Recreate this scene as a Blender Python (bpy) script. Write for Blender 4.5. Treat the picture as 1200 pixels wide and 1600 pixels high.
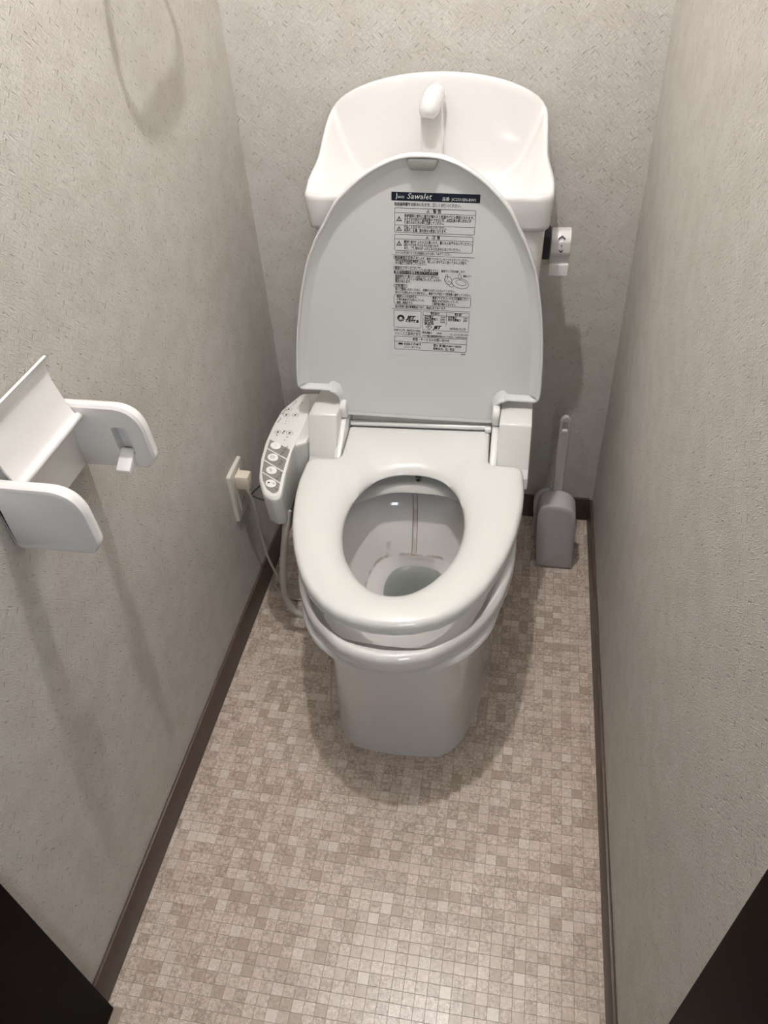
import bpy, bmesh, math, random
from mathutils import Vector, Matrix
S = bpy.context.scene
for o in list(bpy.data.objects): bpy.data.objects.remove(o, do_unlink=True)
PI = math.pi
col = S.collection

# ------------------------------------------------------------------ camera, light, exposure
cam_d = bpy.data.cameras.new('camera'); cam = bpy.data.objects.new('camera', cam_d); col.objects.link(cam)
cam_d.sensor_fit = 'VERTICAL'; cam_d.sensor_height = 36.0; cam_d.sensor_width = 27.0
cam_d.lens = 36.0*1188.08/1600.0
cam_d.clip_start = 0.02
cam_rows = [[0.98405564, -0.07333538, 0.16203833], [0.16975427, 0.65916205, -0.73259053], [-0.05308471, 0.74841654, 0.66110113]]
cam.matrix_world = Matrix(((cam_rows[0][0], cam_rows[0][1], cam_rows[0][2], 0.1833),
                           (cam_rows[1][0], cam_rows[1][1], cam_rows[1][2], -1.522),
                           (cam_rows[2][0], cam_rows[2][1], cam_rows[2][2], 1.35), (0, 0, 0, 1)))
S.camera = cam
W = bpy.data.worlds.new('hallway_ambient'); S.world = W; W.use_nodes = True
W.node_tree.nodes['Background'].inputs[0].default_value = (0.92, 0.96, 1.0, 1)
W.node_tree.nodes['Background'].inputs[1].default_value = 0.09
S.view_settings.view_transform = 'Standard'; S.view_settings.look = 'None'
S.view_settings.gamma = 1.0; S.view_settings.use_curve_mapping = False
S.view_settings.exposure = 0.0
LAMP_POS = (-0.01, -0.67, 2.26)
LAMP_R = 0.022
LAMP_E = 2750.0
LAMP_C = (1.0, 0.985, 0.985, 1)

HALL = bpy.data.lights.new('hallway_window_light', 'AREA'); HALL.shape = 'RECTANGLE'; HALL.size = .28; HALL.size_y = .40
HALL.energy = 6.0; HALL.color = (.90, .95, 1.0)
hall = bpy.data.objects.new('hallway_window_light', HALL); col.objects.link(hall)
hall.location = (.42, -2.30, 1.40)
hall.rotation_euler = (Vector((0, -.6, .35))-Vector(hall.location)).to_track_quat('-Z', 'Y').to_euler()

# ------------------------------------------------------------------ materials
def mat(name, c, rough=0.4, coat=0.0, spec=0.5, metal=0.0, trans=0.0, ior=1.45):
    m = bpy.data.materials.new(name); m.use_nodes = True
    b = m.node_tree.nodes['Principled BSDF']
    b.inputs['Base Color'].default_value = (*c, 1); b.inputs['Roughness'].default_value = rough
    b.inputs['Coat Weight'].default_value = coat; b.inputs['Coat Roughness'].default_value = 0.05
    b.inputs['Specular IOR Level'].default_value = spec; b.inputs['Metallic'].default_value = metal
    b.inputs['Transmission Weight'].default_value = trans; b.inputs['IOR'].default_value = ior
    return m

class NT:
    """tiny helper to write shader maths"""
    def __init__(s, m): s.t = m.node_tree; s.n = s.t.nodes; s.l = s.t.links
    def put(s, sock, v):
        if isinstance(v, bpy.types.NodeSocket): s.l.new(v, sock)
        elif v is not None: sock.default_value = v
    def M(s, op, a, b=None, c=None, clamp=False):
        k = s.n.new('ShaderNodeMath'); k.operation = op; k.use_clamp = clamp
        s.put(k.inputs[0], a); s.put(k.inputs[1], b)
        if c is not None: s.put(k.inputs[2], c)
        return k.outputs[0]
    def sep(s, v):
        k = s.n.new('ShaderNodeSeparateXYZ'); s.l.new(v, k.inputs[0]); return k.outputs
    def com(s, x, y, z=0.0):
        k = s.n.new('ShaderNodeCombineXYZ'); s.put(k.inputs[0], x); s.put(k.inputs[1], y); s.put(k.inputs[2], z); return k.outputs[0]
    def pos(s): return s.n.new('ShaderNodeNewGeometry').outputs['Position']
    def noise(s, v, sc, det=3.0, rough=0.5):
        k = s.n.new('ShaderNodeTexNoise'); s.put(k.inputs['Vector'], v); k.inputs['Scale'].default_value = sc
        k.inputs['Detail'].default_value = det; k.inputs['Roughness'].default_value = rough; return k.outputs[0]
    def white(s, v):
        k = s.n.new('ShaderNodeTexWhiteNoise'); k.noise_dimensions = '3D'; s.put(k.inputs[0], v); return k.outputs
    def mix(s, f, a, b):
        k = s.n.new('ShaderNodeMix'); k.data_type = 'RGBA'; s.put(k.inputs[0], f)
        s.put(k.inputs[6], (*a, 1) if isinstance(a, tuple) else a); s.put(k.inputs[7], (*b, 1) if isinstance(b, tuple) else b); return k.outputs[2]
    def step(s, x, lo, hi):
        k = s.n.new('ShaderNodeMapRange'); k.interpolation_type = 'SMOOTHSTEP'; s.put(k.inputs[0], x)
        k.inputs[1].default_value = lo; k.inputs[2].default_value = hi; return k.outputs[0]
    def bump(s, h, strength, dist, prev=None):
        k = s.n.new('ShaderNodeBump'); k.inputs['Strength'].default_value = strength; k.inputs['Distance'].default_value = dist
        s.put(k.inputs['Height'], h)
        if prev is not None: s.l.new(prev, k.inputs['Normal'])
        return k.outputs[0]
    def dash(s, u, v, cell, L, Wd, seed):
        """scattered strokes at plus or minus 45 degrees"""
        x = s.M('ADD', s.M('DIVIDE', u, cell), seed); y = s.M('ADD', s.M('DIVIDE', v, cell), seed*1.7)
        k = s.n.new('ShaderNodeTexVoronoi'); k.voronoi_dimensions = '2D'; k.inputs['Scale'].default_value = 1.0
        s.l.new(s.com(x, y), k.inputs['Vector'])
        p = s.sep(k.outputs['Position']); c = s.sep(k.outputs['Color'])
        dx = s.M('SUBTRACT', x, p[0]); dy = s.M('SUBTRACT', y, p[1])
        a = s.M('ABSOLUTE', s.M('MULTIPLY', s.M('ADD', dx, dy), .7071)); b = s.M('ABSOLUTE', s.M('MULTIPLY', s.M('SUBTRACT', dx, dy), .7071))
        g = s.M('GREATER_THAN', c[0], .5); ng = s.M('SUBTRACT', 1.0, g)
        lo = s.M('ADD', s.M('MULTIPLY', a, g), s.M('MULTIPLY', b, ng)); sh = s.M('ADD', s.M('MULTIPLY', b, g), s.M('MULTIPLY', a, ng))
        ll = s.M('MULTIPLY', L/cell, s.M('ADD', .45, s.M('MULTIPLY', c[1], .8)))
        m1 = s.step(s.M('SUBTRACT', ll, lo), 0.0, .0012/cell); m2 = s.step(s.M('SUBTRACT', Wd/cell, sh), 0.0, Wd*.8/cell)
        return s.M('MULTIPLY', m1, m2), c[2]

def wallpaper(name, axis):
    m = mat(name, (.6, .56, .51), 0.60, spec=0.4); q = NT(m); P = q.sep(q.pos())
    u0, v0 = P[axis], P[2]; uv = q.com(u0, v0)
    wob = q.M('MULTIPLY', q.M('SUBTRACT', q.noise(uv, 120.0, 2.0), .5), .0030); wob2 = q.M('MULTIPLY', q.M('SUBTRACT', q.noise(q.com(v0, u0), 120.0, 2.0), .5), .0030)
    u, v = q.M('ADD', u0, wob), q.M('ADD', v0, wob2)
    d1, r1 = q.dash(u, v, .0172, .0044, .0014, 3.1)
    d2, r2 = q.dash(u, v, .0078, .0058, .0006, 11.7)
    d3, r3 = q.dash(u, v, .0108, .0085, .0006, 23.4)
    d4, r4 = q.dash(u, v, .0066, .0034, .0008, 41.9)
    big = q.noise(uv, 22.0, 2.0)
    base = q.mix(q.step(big, .35, .65), (.520, .490, .448), (.560, .534, .495))
    dk = q.M('MULTIPLY', d1, q.M('ADD', .10, q.M('MULTIPLY', q.M('MULTIPLY', r1, r1), .8)))
    c1 = q.mix(q.M('MULTIPLY', dk, .75), base, (.25, .235, .20))
    fine = q.M('MAXIMUM', q.M('MAXIMUM', d2, d3), d4)
    c2 = q.mix(q.M('MULTIPLY', fine, .22), c1, (.72, .70, .66))
    gr = q.noise(uv, 420.0, 2.0)
    h = q.M('ADD', q.M('SUBTRACT', fine, q.M('MULTIPLY', d1, 1.0)), q.M('MULTIPLY', gr, .5))
    b = q.n['Principled BSDF']; q.l.new(c2, b.inputs['Base Color'])
    q.l.new(q.bump(h, .70, .0009), b.inputs['Normal'])
    return m

M_wall_x = wallpaper('embossed_wallpaper_back', 0)
M_wall_y = wallpaper('embossed_wallpaper_side', 1)
M_ceil = mat('ceiling_paper', (.72, .69, .64), .8)
M_base = mat('brown_vinyl_baseboard', (.085, .056, .042), .45)
M_jamb = mat('dark_brown_door_frame', (.0062, .0032, .0020), .6, spec=.04)
M_porc = mat('white_porcelain', (.70, .68, .67), .10, coat=.6)
M_plas = mat('ivory_plastic', (.74, .735, .71), .19, coat=.25)
M_lid = mat('lid_plastic', (.72, .72, .715), .25, coat=.15)
M_grey = mat('light_grey_plastic', (.60, .60, .57), .28, coat=.2)
M_casing = mat('nozzle_casing_plastic', (.44, .44, .42), .25, coat=.2)
M_bump = mat('grey_rubber', (.30, .30, .275), .35)
M_hold = mat('white_plastic_holder', (.76, .745, .735), .25, coat=.2)
M_brush = mat('grey_plastic_brush_set', (.50, .475, .49), .4)
M_brushh = mat('grey_plastic_handle', (.46, .445, .43), .35)
M_black = mat('black_print', (.012, .012, .014), .5)
M_navy = mat('navy_print', (.010, .014, .028), .4)
M_paper = mat('pale_sticker', (.70, .70, .71), .35)
M_dgrey = mat('dark_grey_key_panel', (.235, .225, .21), .45)
M_ink = mat('grey_ink', (.045, .045, .045), .5)
M_white = mat('white_print', (.85, .85, .83), .4)
M_hose = mat('beige_hose', (.46, .43, .38), .45)
M_cord = mat('beige_cord', (.50, .46, .40), .5)
M_plate = mat('outlet_plate_plastic', (.66, .62, .56), .4)
M_plug = mat('cream_plug', (.72, .64, .54), .45)
M_bcable = mat('black_cable', (.01, .01, .01), .5)
M_metal = mat('nozzle_metal', (.35, .35, .35), .25, metal=1.0)
M_stain = mat('brown_stained_porcelain', (.34, .26, .21), .3)
M_seal = mat('clear_sealant', (.50, .43, .36), .38, spec=.5)
M_towel = mat('towel_ring_plastic', (.7, .68, .64), .3)
M_glow = mat('lit_bulb', (1, 1, 1), .5)
_b = M_glow.node_tree.nodes['Principled BSDF']; _b.inputs['Emission Color'].default_value = LAMP_C; _b.inputs['Emission Strength'].default_value = LAMP_E
M_water = mat('toilet_water', (.42, .46, .45), .02, trans=1.0, ior=1.33)

# porcelain with limescale stains in the bowl (own shape, fixed to the bowl)
M_bowl = mat('bowl_porcelain', (.70, .68, .67), .10, coat=.6)
q = NT(M_bowl); P3 = q.pos(); P = q.sep(P3)
n1 = q.noise(P3, 45.0, 4.0)
band = q.M('SUBTRACT', 1.0, q.step(q.M('ABSOLUTE', q.M('SUBTRACT', P[2], q.M('ADD', .2335, q.M('MULTIPLY', q.M('SUBTRACT', n1, .5), .004)))), .0006, .0040))
inside = q.M('MULTIPLY', q.M('LESS_THAN', q.M('ABSOLUTE', P[0]), .15), q.M('MULTIPLY', q.M('GREATER_THAN', P[1], -.53), q.M('LESS_THAN', P[1], -.34)))
f = q.M('MULTIPLY', q.M('MULTIPLY', band, inside), q.M('ADD', .1, q.M('MULTIPLY', q.step(n1, .35, .7), .7)))
c = q.mix(f, (.70, .68, .67), (.30, .22, .17))
def colf(xc, w, z0, z1):
    a = q.M('SUBTRACT', 1.0, q.step(q.M('ABSOLUTE', q.M('SUBTRACT', P[0], xc)), w*.3, w))
    return q.M('MULTIPLY', q.M('MULTIPLY', a, inside), q.M('MULTIPLY', q.M('GREATER_THAN', P[2], z0), q.M('LESS_THAN', P[2], z1)))
st = q.M('MULTIPLY', q.M('MAXIMUM', colf(-.0065, .006, .232, .38), colf(-.058, .007, .232, .262)), q.step(n1, .3, .75))
c = q.mix(q.M('MULTIPLY', st, .6), c, (.36, .27, .22))
q.l.new(c, q.n['Principled BSDF'].inputs['Base Color'])

# printed mosaic of the cushion floor: tone per tile, marbling in each tile
TP = 0.0187; TQ = 0.0181
M_tile = mat('mosaic_floor', (.4, .35, .3), .27, spec=.5)
q = NT(M_tile); P3 = q.pos(); P = q.sep(P3)
ix = q.M('FLOOR', q.M('DIVIDE', P[0], TP)); iy = q.M('FLOOR', q.M('DIVIDE', P[1], TQ))
wn = q.white(q.com(ix, iy, 3.0)); wc = q.sep(wn['Color'])
off = q.com(q.M('MULTIPLY', wc[0], 9.0), q.M('MULTIPLY', wc[1], 9.0), 0.0)
vadd = q.n.new('ShaderNodeVectorMath'); q.l.new(P3, vadd.inputs[0]); q.l.new(off, vadd.inputs[1])
k1 = q.noise(vadd.outputs[0], 150.0, 5.0, .75); k2 = q.noise(vadd.outputs[0], 260.0, 3.0, .65)
tone = q.M('ADD', q.M('MULTIPLY', q.M('SUBTRACT', wc[2], .5), .38), q.M('MULTIPLY', q.M('SUBTRACT', k1, .5), 2.6))
plain = q.M('GREATER_THAN', wc[1], .86)
tone = q.M('MULTIPLY', tone, q.M('SUBTRACT', 1.0, q.M('MULTIPLY', plain, .55)))
c = q.mix(q.step(tone, -.55, .60), (.350, .270, .212), (.76, .655, .570))
c = q.mix(q.M('MULTIPLY', q.M('GREATER_THAN', wc[0], .91), .45), c, (.78, .71, .64))
c = q.mix(q.M('MULTIPLY', q.M('LESS_THAN', wc[0], .07), .7), c, (.40, .315, .245))
vein = q.M('MULTIPLY', q.M('SUBTRACT', 1.0, q.step(q.M('ABSOLUTE', q.M('SUBTRACT', k2, .5)), .0, .035)), q.M('SUBTRACT', .55, q.M('MULTIPLY', plain, .5)))
c = q.mix(vein, c, (.20, .15, .115))
q.l.new(c, q.n['Principled BSDF'].inputs['Base Color'])
q.l.new(q.bump(q.M('ADD', k1, k2), .25, .0006), q.n['Principled BSDF'].inputs['Normal'])
M_joint = mat('floor_joint', (.34, .27, .215), .6)

# ------------------------------------------------------------------ object helpers
def finish(me, mats, smooth=True, angle=38):
    for m in (mats if isinstance(mats, (list, tuple)) else [mats]): me.materials.append(m)
    if smooth:
        me.polygons.foreach_set('use_smooth', [len(f.vertices) <= 8 for f in me.polygons]); me.set_sharp_from_angle(angle=math.radians(angle))
def obj(name, bm, m, parent=None, smooth=True, angle=38, sub=0, loc=None, recalc=True):
    if recalc: bmesh.ops.recalc_face_normals(bm, faces=bm.faces[:])
    me = bpy.data.meshes.new(name); bm.to_mesh(me); bm.free(); finish(me, m, smooth, angle)
    o = bpy.data.objects.new(name, me); col.objects.link(o)
    if parent: o.parent = parent
    if loc: o.location = loc
    if sub:
        s = o.modifiers.new('sub', 'SUBSURF'); s.levels = sub; s.render_levels = sub
    return o
def thing(name, label, cat, loc=(0, 0, 0), rot=(0, 0, 0), group=None):
    o = bpy.data.objects.new(name, None); col.objects.link(o); o.location = loc; o.rotation_euler = rot
    o['label'] = label; o['category'] = cat; o.empty_display_size = .05
    if group: o['group'] = group
    return o
def structure(o, label, cat):
    o['kind'] = 'structure'; o['label'] = label; o['category'] = cat; return o
def box(bm, x0, x1, y0, y1, z0, z1, bev=0.0, seg=2, mat_i=0):
    r = bmesh.ops.create_cube(bm, size=1.0); vs = r['verts']
    for v in vs: v.co = Vector(((x0+x1)/2+v.co.x*(x1-x0), (y0+y1)/2+v.co.y*(y1-y0), (z0+z1)/2+v.co.z*(z1-z0)))
    if bev:
        es = list({e for v in vs for e in v.link_edges})
        bmesh.ops.bevel(bm, geom=es, offset=bev, segments=seg, profile=.5, affect='EDGES')
    return bm
def nb(): return bmesh.new()
def loft(bm, loops, cap0=True, cap1=True):
    rings = [[bm.verts.new(p) for p in L] for L in loops]; n = len(rings[0])
    for a, b in zip(rings, rings[1:]):
        for i in range(n):
            j = (i+1) % n; bm.faces.new((a[i], a[j], b[j], b[i]))
    if cap0: bm.faces.new(rings[0][::-1])
    if cap1: bm.faces.new(rings[-1])
    return rings
def cr(pts, n):
    """Catmull-Rom resample of an open point list, n points even in length"""
    P = [Vector(p) for p in pts]; P = [2*P[0]-P[1]]+P+[2*P[-1]-P[-2]]; out = []
    for i in range(1, len(P)-2):
        for k in range(16):
            t = k/16; a, b, c, d = P[i-1:i+3]
            out.append(.5*((2*b)+(c-a)*t+(2*a-5*b+4*c-d)*t*t+(3*b-a-3*c+d)*t**3))
    out.append(P[-2]); return even(out, n)
def even(out, n):
    D = [0]
    for a, b in zip(out, out[1:]): D.append(D[-1]+(b-a).length)
    res = []; j = 0
    for i in range(n):
        s = D[-1]*i/(n-1)
        while j < len(D)-2 and D[j+1] < s: j += 1
        w = (s-D[j])/max(D[j+1]-D[j], 1e-9); res.append(out[j].lerp(out[j+1], min(max(w, 0), 1)))
    return res
def sym(half, n=33):
    """half outline on the +x side from back centre to front centre -> closed symmetric loop (2D)"""
    h = list(half); ext = [(-h[1][0], h[1][1])]+h+[(-h[-2][0], h[-2][1])]
    P = [Vector(p) for p in ext]; out = []
    for i in range(1, len(P)-2):
        for k in range(16):
            t = k/16; a, b, c, d = P[i-1:i+3]
            out.append(.5*((2*b)+(c-a)*t+(2*a-5*b+4*c-d)*t*t+(3*b-a-3*c+d)*t**3))
    out.append(P[-2]); r = even(out, n)
    r[0].x = 0; r[-1].x = 0
    return r+[Vector((-p.x, p.y)) for p in r[-2:0:-1]]
def rpoly(pts, seg=6):
    """closed polygon with rounded corners; pts = (x, y, r)"""
    out = []; n = len(pts)
    for i in range(n):
        p = Vector(pts[i][:2]); r = pts[i][2] if len(pts[i]) > 2 else 0
        a = Vector(pts[i-1][:2])-p; b = Vector(pts[(i+1) % n][:2])-p
        if r <= 0: out.append(p); continue
        la, lb = a.length, b.length; a.normalize(); b.normalize(); ang = a.angle(b)
        d = min(r/math.tan(ang/2), la*.49, lb*.49); p0 = p+a*d; p1 = p+b*d
        for k in range(seg+1):
            t = k/seg; out.append((1-t)**2*p0+2*t*(1-t)*p+t*t*p1)
    return out
def offs(L, d):
    """inward offset of a closed 2D loop (either winding); d number or list"""
    n = len(L); A = sum(L[i].x*L[(i+1) % n].y-L[(i+1) % n].x*L[i].y for i in range(n)); s = 1 if A > 0 else -1
    out = []
    for i in range(n):
        t1 = (L[i]-L[i-1]); t2 = (L[(i+1) % n]-L[i])
        if t1.length < 1e-9: t1 = t2
        if t2.length < 1e-9: t2 = t1
        t1 = t1.normalized(); t2 = t2.normalized(); n1 = Vector((-t1.y, t1.x))*s; n2 = Vector((-t2.y, t2.x))*s
        m = n1+n2; m = m/max(m.length_squared/2, .8) if m.length > 1e-6 else n1
        out.append(L[i]+m*(d[i] if isinstance(d, list) else d))
    return out
def to3(L, z, pl='xy'):
    if pl == 'xy': return [Vector((p.x, p.y, z)) for p in L]
    if pl == 'xz': return [Vector((p.x, z, p.y)) for p in L]
    return [Vector((z, p.x, p.y)) for p in L]
def slab(bm, L, a, b, bev=.002, pl='xy', bev2=None):
    """extruded outline between a and b with rounded rims"""
    s = 1 if b > a else -1; k = bev; k2 = bev if bev2 is None else bev2
    loops = []
    if k2 > 0:
        loops += [to3(offs(L, k2), a, pl), to3(offs(L, k2*.3), a+s*k2*.3, pl)]
        loops += [to3(L, a+s*k2, pl)]
    else: loops += [to3(L, a, pl)]
    if k > 0: loops += [to3(L, b-s*k, pl), to3(offs(L, k*.3), b-s*k*.3, pl), to3(offs(L, k), b, pl)]
    else: loops += [to3(L, b, pl)]
    loft(bm, loops); return bm
def tube(bm, pts, r, seg=10, n=40, flat=1.0):
    P = cr(pts, n); T = []
    for i in range(n): T.append((P[min(i+1, n-1)]-P[max(i-1, 0)]).normalized())
    u = T[0].orthogonal().normalized(); loops = []
    for i in range(n):
        u = (u-T[i]*u.dot(T[i])).normalized(); v = T[i].cross(u); rr = r(i/(n-1)) if callable(r) else r
        loops.append([P[i]+u*math.cos(2*PI*k/seg)*rr+v*math.sin(2*PI*k/seg)*rr*flat for k in range(seg)])
    loft(bm, loops); return bm
def ell(cx, cy, rx, ry, n=28, rot=0.0):
    return [Vector((cx+rx*math.cos(2*PI*k/n)*math.cos(rot)-ry*math.sin(2*PI*k/n)*math.sin(rot),
                    cy+rx*math.cos(2*PI*k/n)*math.sin(rot)+ry*math.sin(2*PI*k/n)*math.cos(rot))) for k in range(n)]
_font = {}
def text(bm, s, size, mtx, sx=1.0, mi=0, align='LEFT', width=None, bold=0.0, shear=0.0):
    """flat lettering added to bm through matrix mtx (x right, y up)"""
    cu = bpy.data.curves.new('t', 'FONT'); cu.body = s; cu.size = size; cu.resolution_u = 1; cu.align_x = align; cu.align_y = 'CENTER'
    cu.offset = bold; cu.shear = shear
    o = bpy.data.objects.new('t', cu); col.objects.link(o); bpy.context.view_layer.update()
    me = bpy.data.meshes.new_from_object(o.evaluated_get(bpy.context.evaluated_depsgraph_get()))
    if len(me.vertices):
        xs = [v.co.x for v in me.vertices]
        if width: sx = width/max(max(xs)-min(xs), 1e-6)
        me.transform(mtx @ Matrix.Diagonal((sx, 1, 1, 1)))
        n0 = len(bm.faces); bm.from_mesh(me); bm.faces.ensure_lookup_table()
        for fc in bm.faces[n0:]: fc.material_index = mi
    bpy.data.objects.remove(o); bpy.data.meshes.remove(me); bpy.data.curves.remove(cu)

# ------------------------------------------------------------------ the room
XW = .389; ZC = 2.40; YF = -1.36
def wall(name, x0, x1, y0, y1, z0, z1, m, label):
    return structure(obj(name, box(nb(), x0, x1, y0, y1, z0, z1), m, smooth=False), label, 'wall')
wall('wall_back', -XW-.06, XW+.06, .007, .07, -.05, ZC+.05, M_wall_x, 'patterned beige wallpaper wall behind the toilet tank')
wall('wall_left', -XW-.06, -XW, YF, .007, -.05, ZC+.05, M_wall_y, 'patterned wallpaper wall carrying the paper holder and outlet')
wall('wall_right', XW, XW+.06, YF, .007, -.05, ZC+.05, M_wall_y, 'bare patterned wallpaper wall beside the toilet brush')
wall('wall_front', -XW-.06, XW+.06, YF-.05, YF+.06, 2.03, ZC+.05, M_wall_x, 'wall strip above the doorway')
structure(obj('ceiling', box(nb(), -XW-.06, XW+.06, YF-.05, .07, ZC, ZC+.05), M_ceil, smooth=False), 'plain pale ceiling of the toilet room', 'ceiling')
floor = structure(obj('floor', box(nb(), -XW-.06, XW+.06, YF-.6, .07, -.05, -.0006), M_joint, smooth=False), 'cushion floor with small beige mosaic squares', 'floor')
def base_bm(L, H=.0705):  # profile box with softened top
    return L
structure(obj('baseboard_left', box(nb(), -XW, -.3827, -1.235, 0, 0, .0705, .0015), M_base), 'brown baseboard along the left wall', 'baseboard')
structure(obj('baseboard_right', box(nb(), .3827, XW, -1.25, 0, 0, .0705, .0015), M_base), 'brown baseboard along the right wall', 'baseboard')
structure(obj('baseboard_back', box(nb(), -.3827, .3827, 0, .007, 0, .0705, .0015), M_base), 'brown baseboard along the back wall', 'baseboard')
bm = nb(); box(bm, -XW-.02, -.370, YF-.04, -1.2325, 0, 2.04, .002); structure(obj('trim_1', bm, M_jamb), 'dark brown door jamb at the lower left corner', 'door frame')
bm = nb(); box(bm, .370, XW+.02, YF-.04, -1.2630, 0, 2.04, .002); structure(obj('trim_2', bm, M_jamb), 'dark brown door jamb at the lower right corner', 'door frame')
bm = nb(); box(bm, -.370, .370, YF-.04, -1.245, 2.0, 2.04, .002); structure(obj('trim_3', bm, M_jamb), 'dark brown head of the door frame', 'door frame')

# floor squares: the nearest 300 in view as parts, the rest joined
random.seed(4)
Rm = cam.matrix_world.to_3x3(); Cl = cam.matrix_world.translation
def visible(x, y):
    c = Rm.transposed() @ (Vector((x, y, 0))-Cl); px = 600-1188*c.x/c.z; py = 800+1188*c.y/c.z
    return 0 < px < 1200 and 0 < py < 1600, (Vector((x, y, 0))-Cl).length
tiles = []
nx0 = math.floor(-.3827/TP); ny0 = math.floor(-1.45/TQ)
for i in range(nx0, math.ceil(.3827/TP)):
    for j in range(ny0, 0):
        x0 = max(i*TP, -.3826); x1 = min((i+1)*TP, .3826); y0 = j*TQ; y1 = (j+1)*TQ
        if x1-x0 < .002: continue
        if y0 < -1.232 and (x0 < -.369 or x1 > .369): continue
        cxx, cyy = (x0+x1)/2, (y0+y1)/2
        if abs(cxx) < .13 and -.66 < cyy < -.05: continue
        v, d = visible(cxx, cyy); tiles.append((not v, d, x0, x1, y0, y1))
tiles.sort()
def tile_into(bm, w, h, cx, cy):
    g = .00018; t = .0005; e = .00025; z0 = -.0008
    a = [bm.verts.new((cx+sx*(w/2-g), cy+sy*(h/2-g), z0)) for sx, sy in ((-1, -1), (1, -1), (1, 1), (-1, 1))]
    b = [bm.verts.new((cx+sx*(w/2-g-e), cy+sy*(h/2-g-e), 0.0)) for sx, sy in ((-1, -1), (1, -1), (1, 1), (-1, 1))]
    bm.faces.new(b)
    for k in range(4): bm.faces.new((a[k], a[(k+1) % 4], b[(k+1) % 4], b[k]))
cache = {}
for nv, d, x0, x1, y0, y1 in tiles[:300]:
    key = (round(x1-x0, 4), round(y1-y0, 4))
    if key not in cache:
        bm = nb(); tile_into(bm, *key, 0, 0); me = bpy.data.meshes.new('floor_tile'); bm.to_mesh(me); bm.free(); me.materials.append(M_tile); cache[key] = me
    o = bpy.data.objects.new('floor_tile', cache[key]); col.objects.link(o); o.parent = floor; o.location = ((x0+x1)/2, (y0+y1)/2, 0)
bm = nb()
for nv, d, x0, x1, y0, y1 in tiles[300:]: tile_into(bm, x1-x0, y1-y0, (x0+x1)/2, (y0+y1)/2)
o = obj('floor_tiles', bm, M_tile, floor, smooth=False); o['kind'] = 'stuff'; o['label'] = 'smaller mosaic squares further into the room'

# ------------------------------------------------------------------ toilet
toilet = thing('toilet', 'white porcelain toilet with hand washing basin on its tank', 'toilet', (0, 0, 0))
FOOT = [(0, -.09), (.10, -.10), (.125, -.15), (.150, -.30), (.163, -.42), (.163, -.50), (.152, -.590), (.132, -.665), (.118, -.695), (.094, -.722), (.070, -.7305), (0, -.7355)]
MIDL = [(0, -.09), (.10, -.10), (.125, -.15), (.148, -.30), (.160, -.42), (.160, -.50), (.148, -.590), (.128, -.660), (.114, -.688), (.092, -.712), (.068, -.720), (0, -.724)]
TOPL = [(0, -.06), (.11, -.07), (.140, -.15), (.165, -.30), (.180, -.42), (.180, -.50), (.165, -.590), (.140, -.660), (.122, -.690), (.096, -.718), (.068, -.730), (0, -.736)]
RIM = [(0, -.03), (.165, -.035), (.182, -.10), (.190, -.30), (.199, -.43), (.201, -.51), (.194, -.575), (.175, -.645), (.140, -.709), (.105, -.745), (.068, -.774), (0, -.789)]
OPEN = [(0, -.300), (.06, -.305), (.115, -.335), (.150, -.400), (.164, -.470), (.170, -.545), (.166, -.600), (.152, -.665), (.121, -.716), (.090, -.741), (.060, -.757), (0, -.765)]
WALL = [(0, -.325), (.06, -.330), (.112, -.355), (.142, -.410), (.155, -.470), (.158, -.540), (.152, -.590), (.135, -.640), (.110, -.682), (.080, -.705), (.050, -.718), (0, -.724)]
LEDG = [(0, -.376), (.045, -.379), (.075, -.392), (.092, -.420), (.098, -.455), (.098, -.485), (.092, -.515), (.082, -.540), (.066, -.560), (.048, -.572), (.025, -.580), (0, -.582)]
POOL = [(0, -.386), (.020, -.388), (.038, -.396), (.050, -.412), (.056, -.432), (.057, -.452), (.054, -.475), (.047, -.495), (.036, -.510), (.024, -.519), (.012, -.523), (0, -.524)]
n = 41
f_, m_, t_, r_, o_, w_, l_, p_ = [sym(a, n) for a in (FOOT, MIDL, TOPL, RIM, OPEN, WALL, LEDG, POOL)]
def lp(a, b, t): return [x.lerp(y, t) for x, y in zip(a, b)]
bm = nb()
loops = [to3(offs(f_, .012), .0), to3(f_, .0005), to3(offs(f_, .0012), .008), to3(lp(f_, m_, .5), .08), to3(m_, .20), to3(lp(m_, t_, .12), .27), to3(lp(m_, t_, .30), .320),
         to3(lp(m_, t_, .55), .332), to3(offs(r_, .0060), .3375), to3(offs(r_, .0015), .3380), to3(r_, .3400), to3(r_, .348), to3(r_, .3585), to3(offs(r_, .0016), .3645), to3(offs(r_, .0050), .3690), to3(lp(r_, o_, .5), .3715),
         to3(offs(o_, -.004), .3705), to3(offs(o_, -.001), .3675), to3(o_, .360), to3(offs(o_, -.001), .345), to3(offs(o_, -.006), .338), to3(offs(o_, -.014), .332), to3(offs(o_, -.016), .322),
         to3(lp(o_, w_, .6), .310), to3(w_, .290), to3(lp(w_, l_, .45), .250), to3(lp(w_, l_, .80), .222), to3(lp(w_, l_, .94), .206), to3(l_, .199), to3(offs(l_, .003), .1965),
         to3(lp(l_, p_, .25), .192), to3(lp(l_, p_, .6), .182), to3(lp(l_, p_, .9), .170), to3(p_, .160), to3(offs(p_, .006), .135), to3(offs(p_, .012), .09), to3(offs(p_, .020), .05)]
def settle(L, k): return [Vector((v.x+k*(-.03*v.x+.0055), v.y+k*(-.03*v.y-.0457), v.z+k*(-.03*v.z+.0405))) for v in L]
def sm(t): t = min(max(t, 0), 1); return t*t*(3-2*t)
loops = [settle(L, sm(L[0].z/.33) if i < 15 else 1.0) for i, L in enumerate(loops)]
loft(bm, loops)
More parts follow.
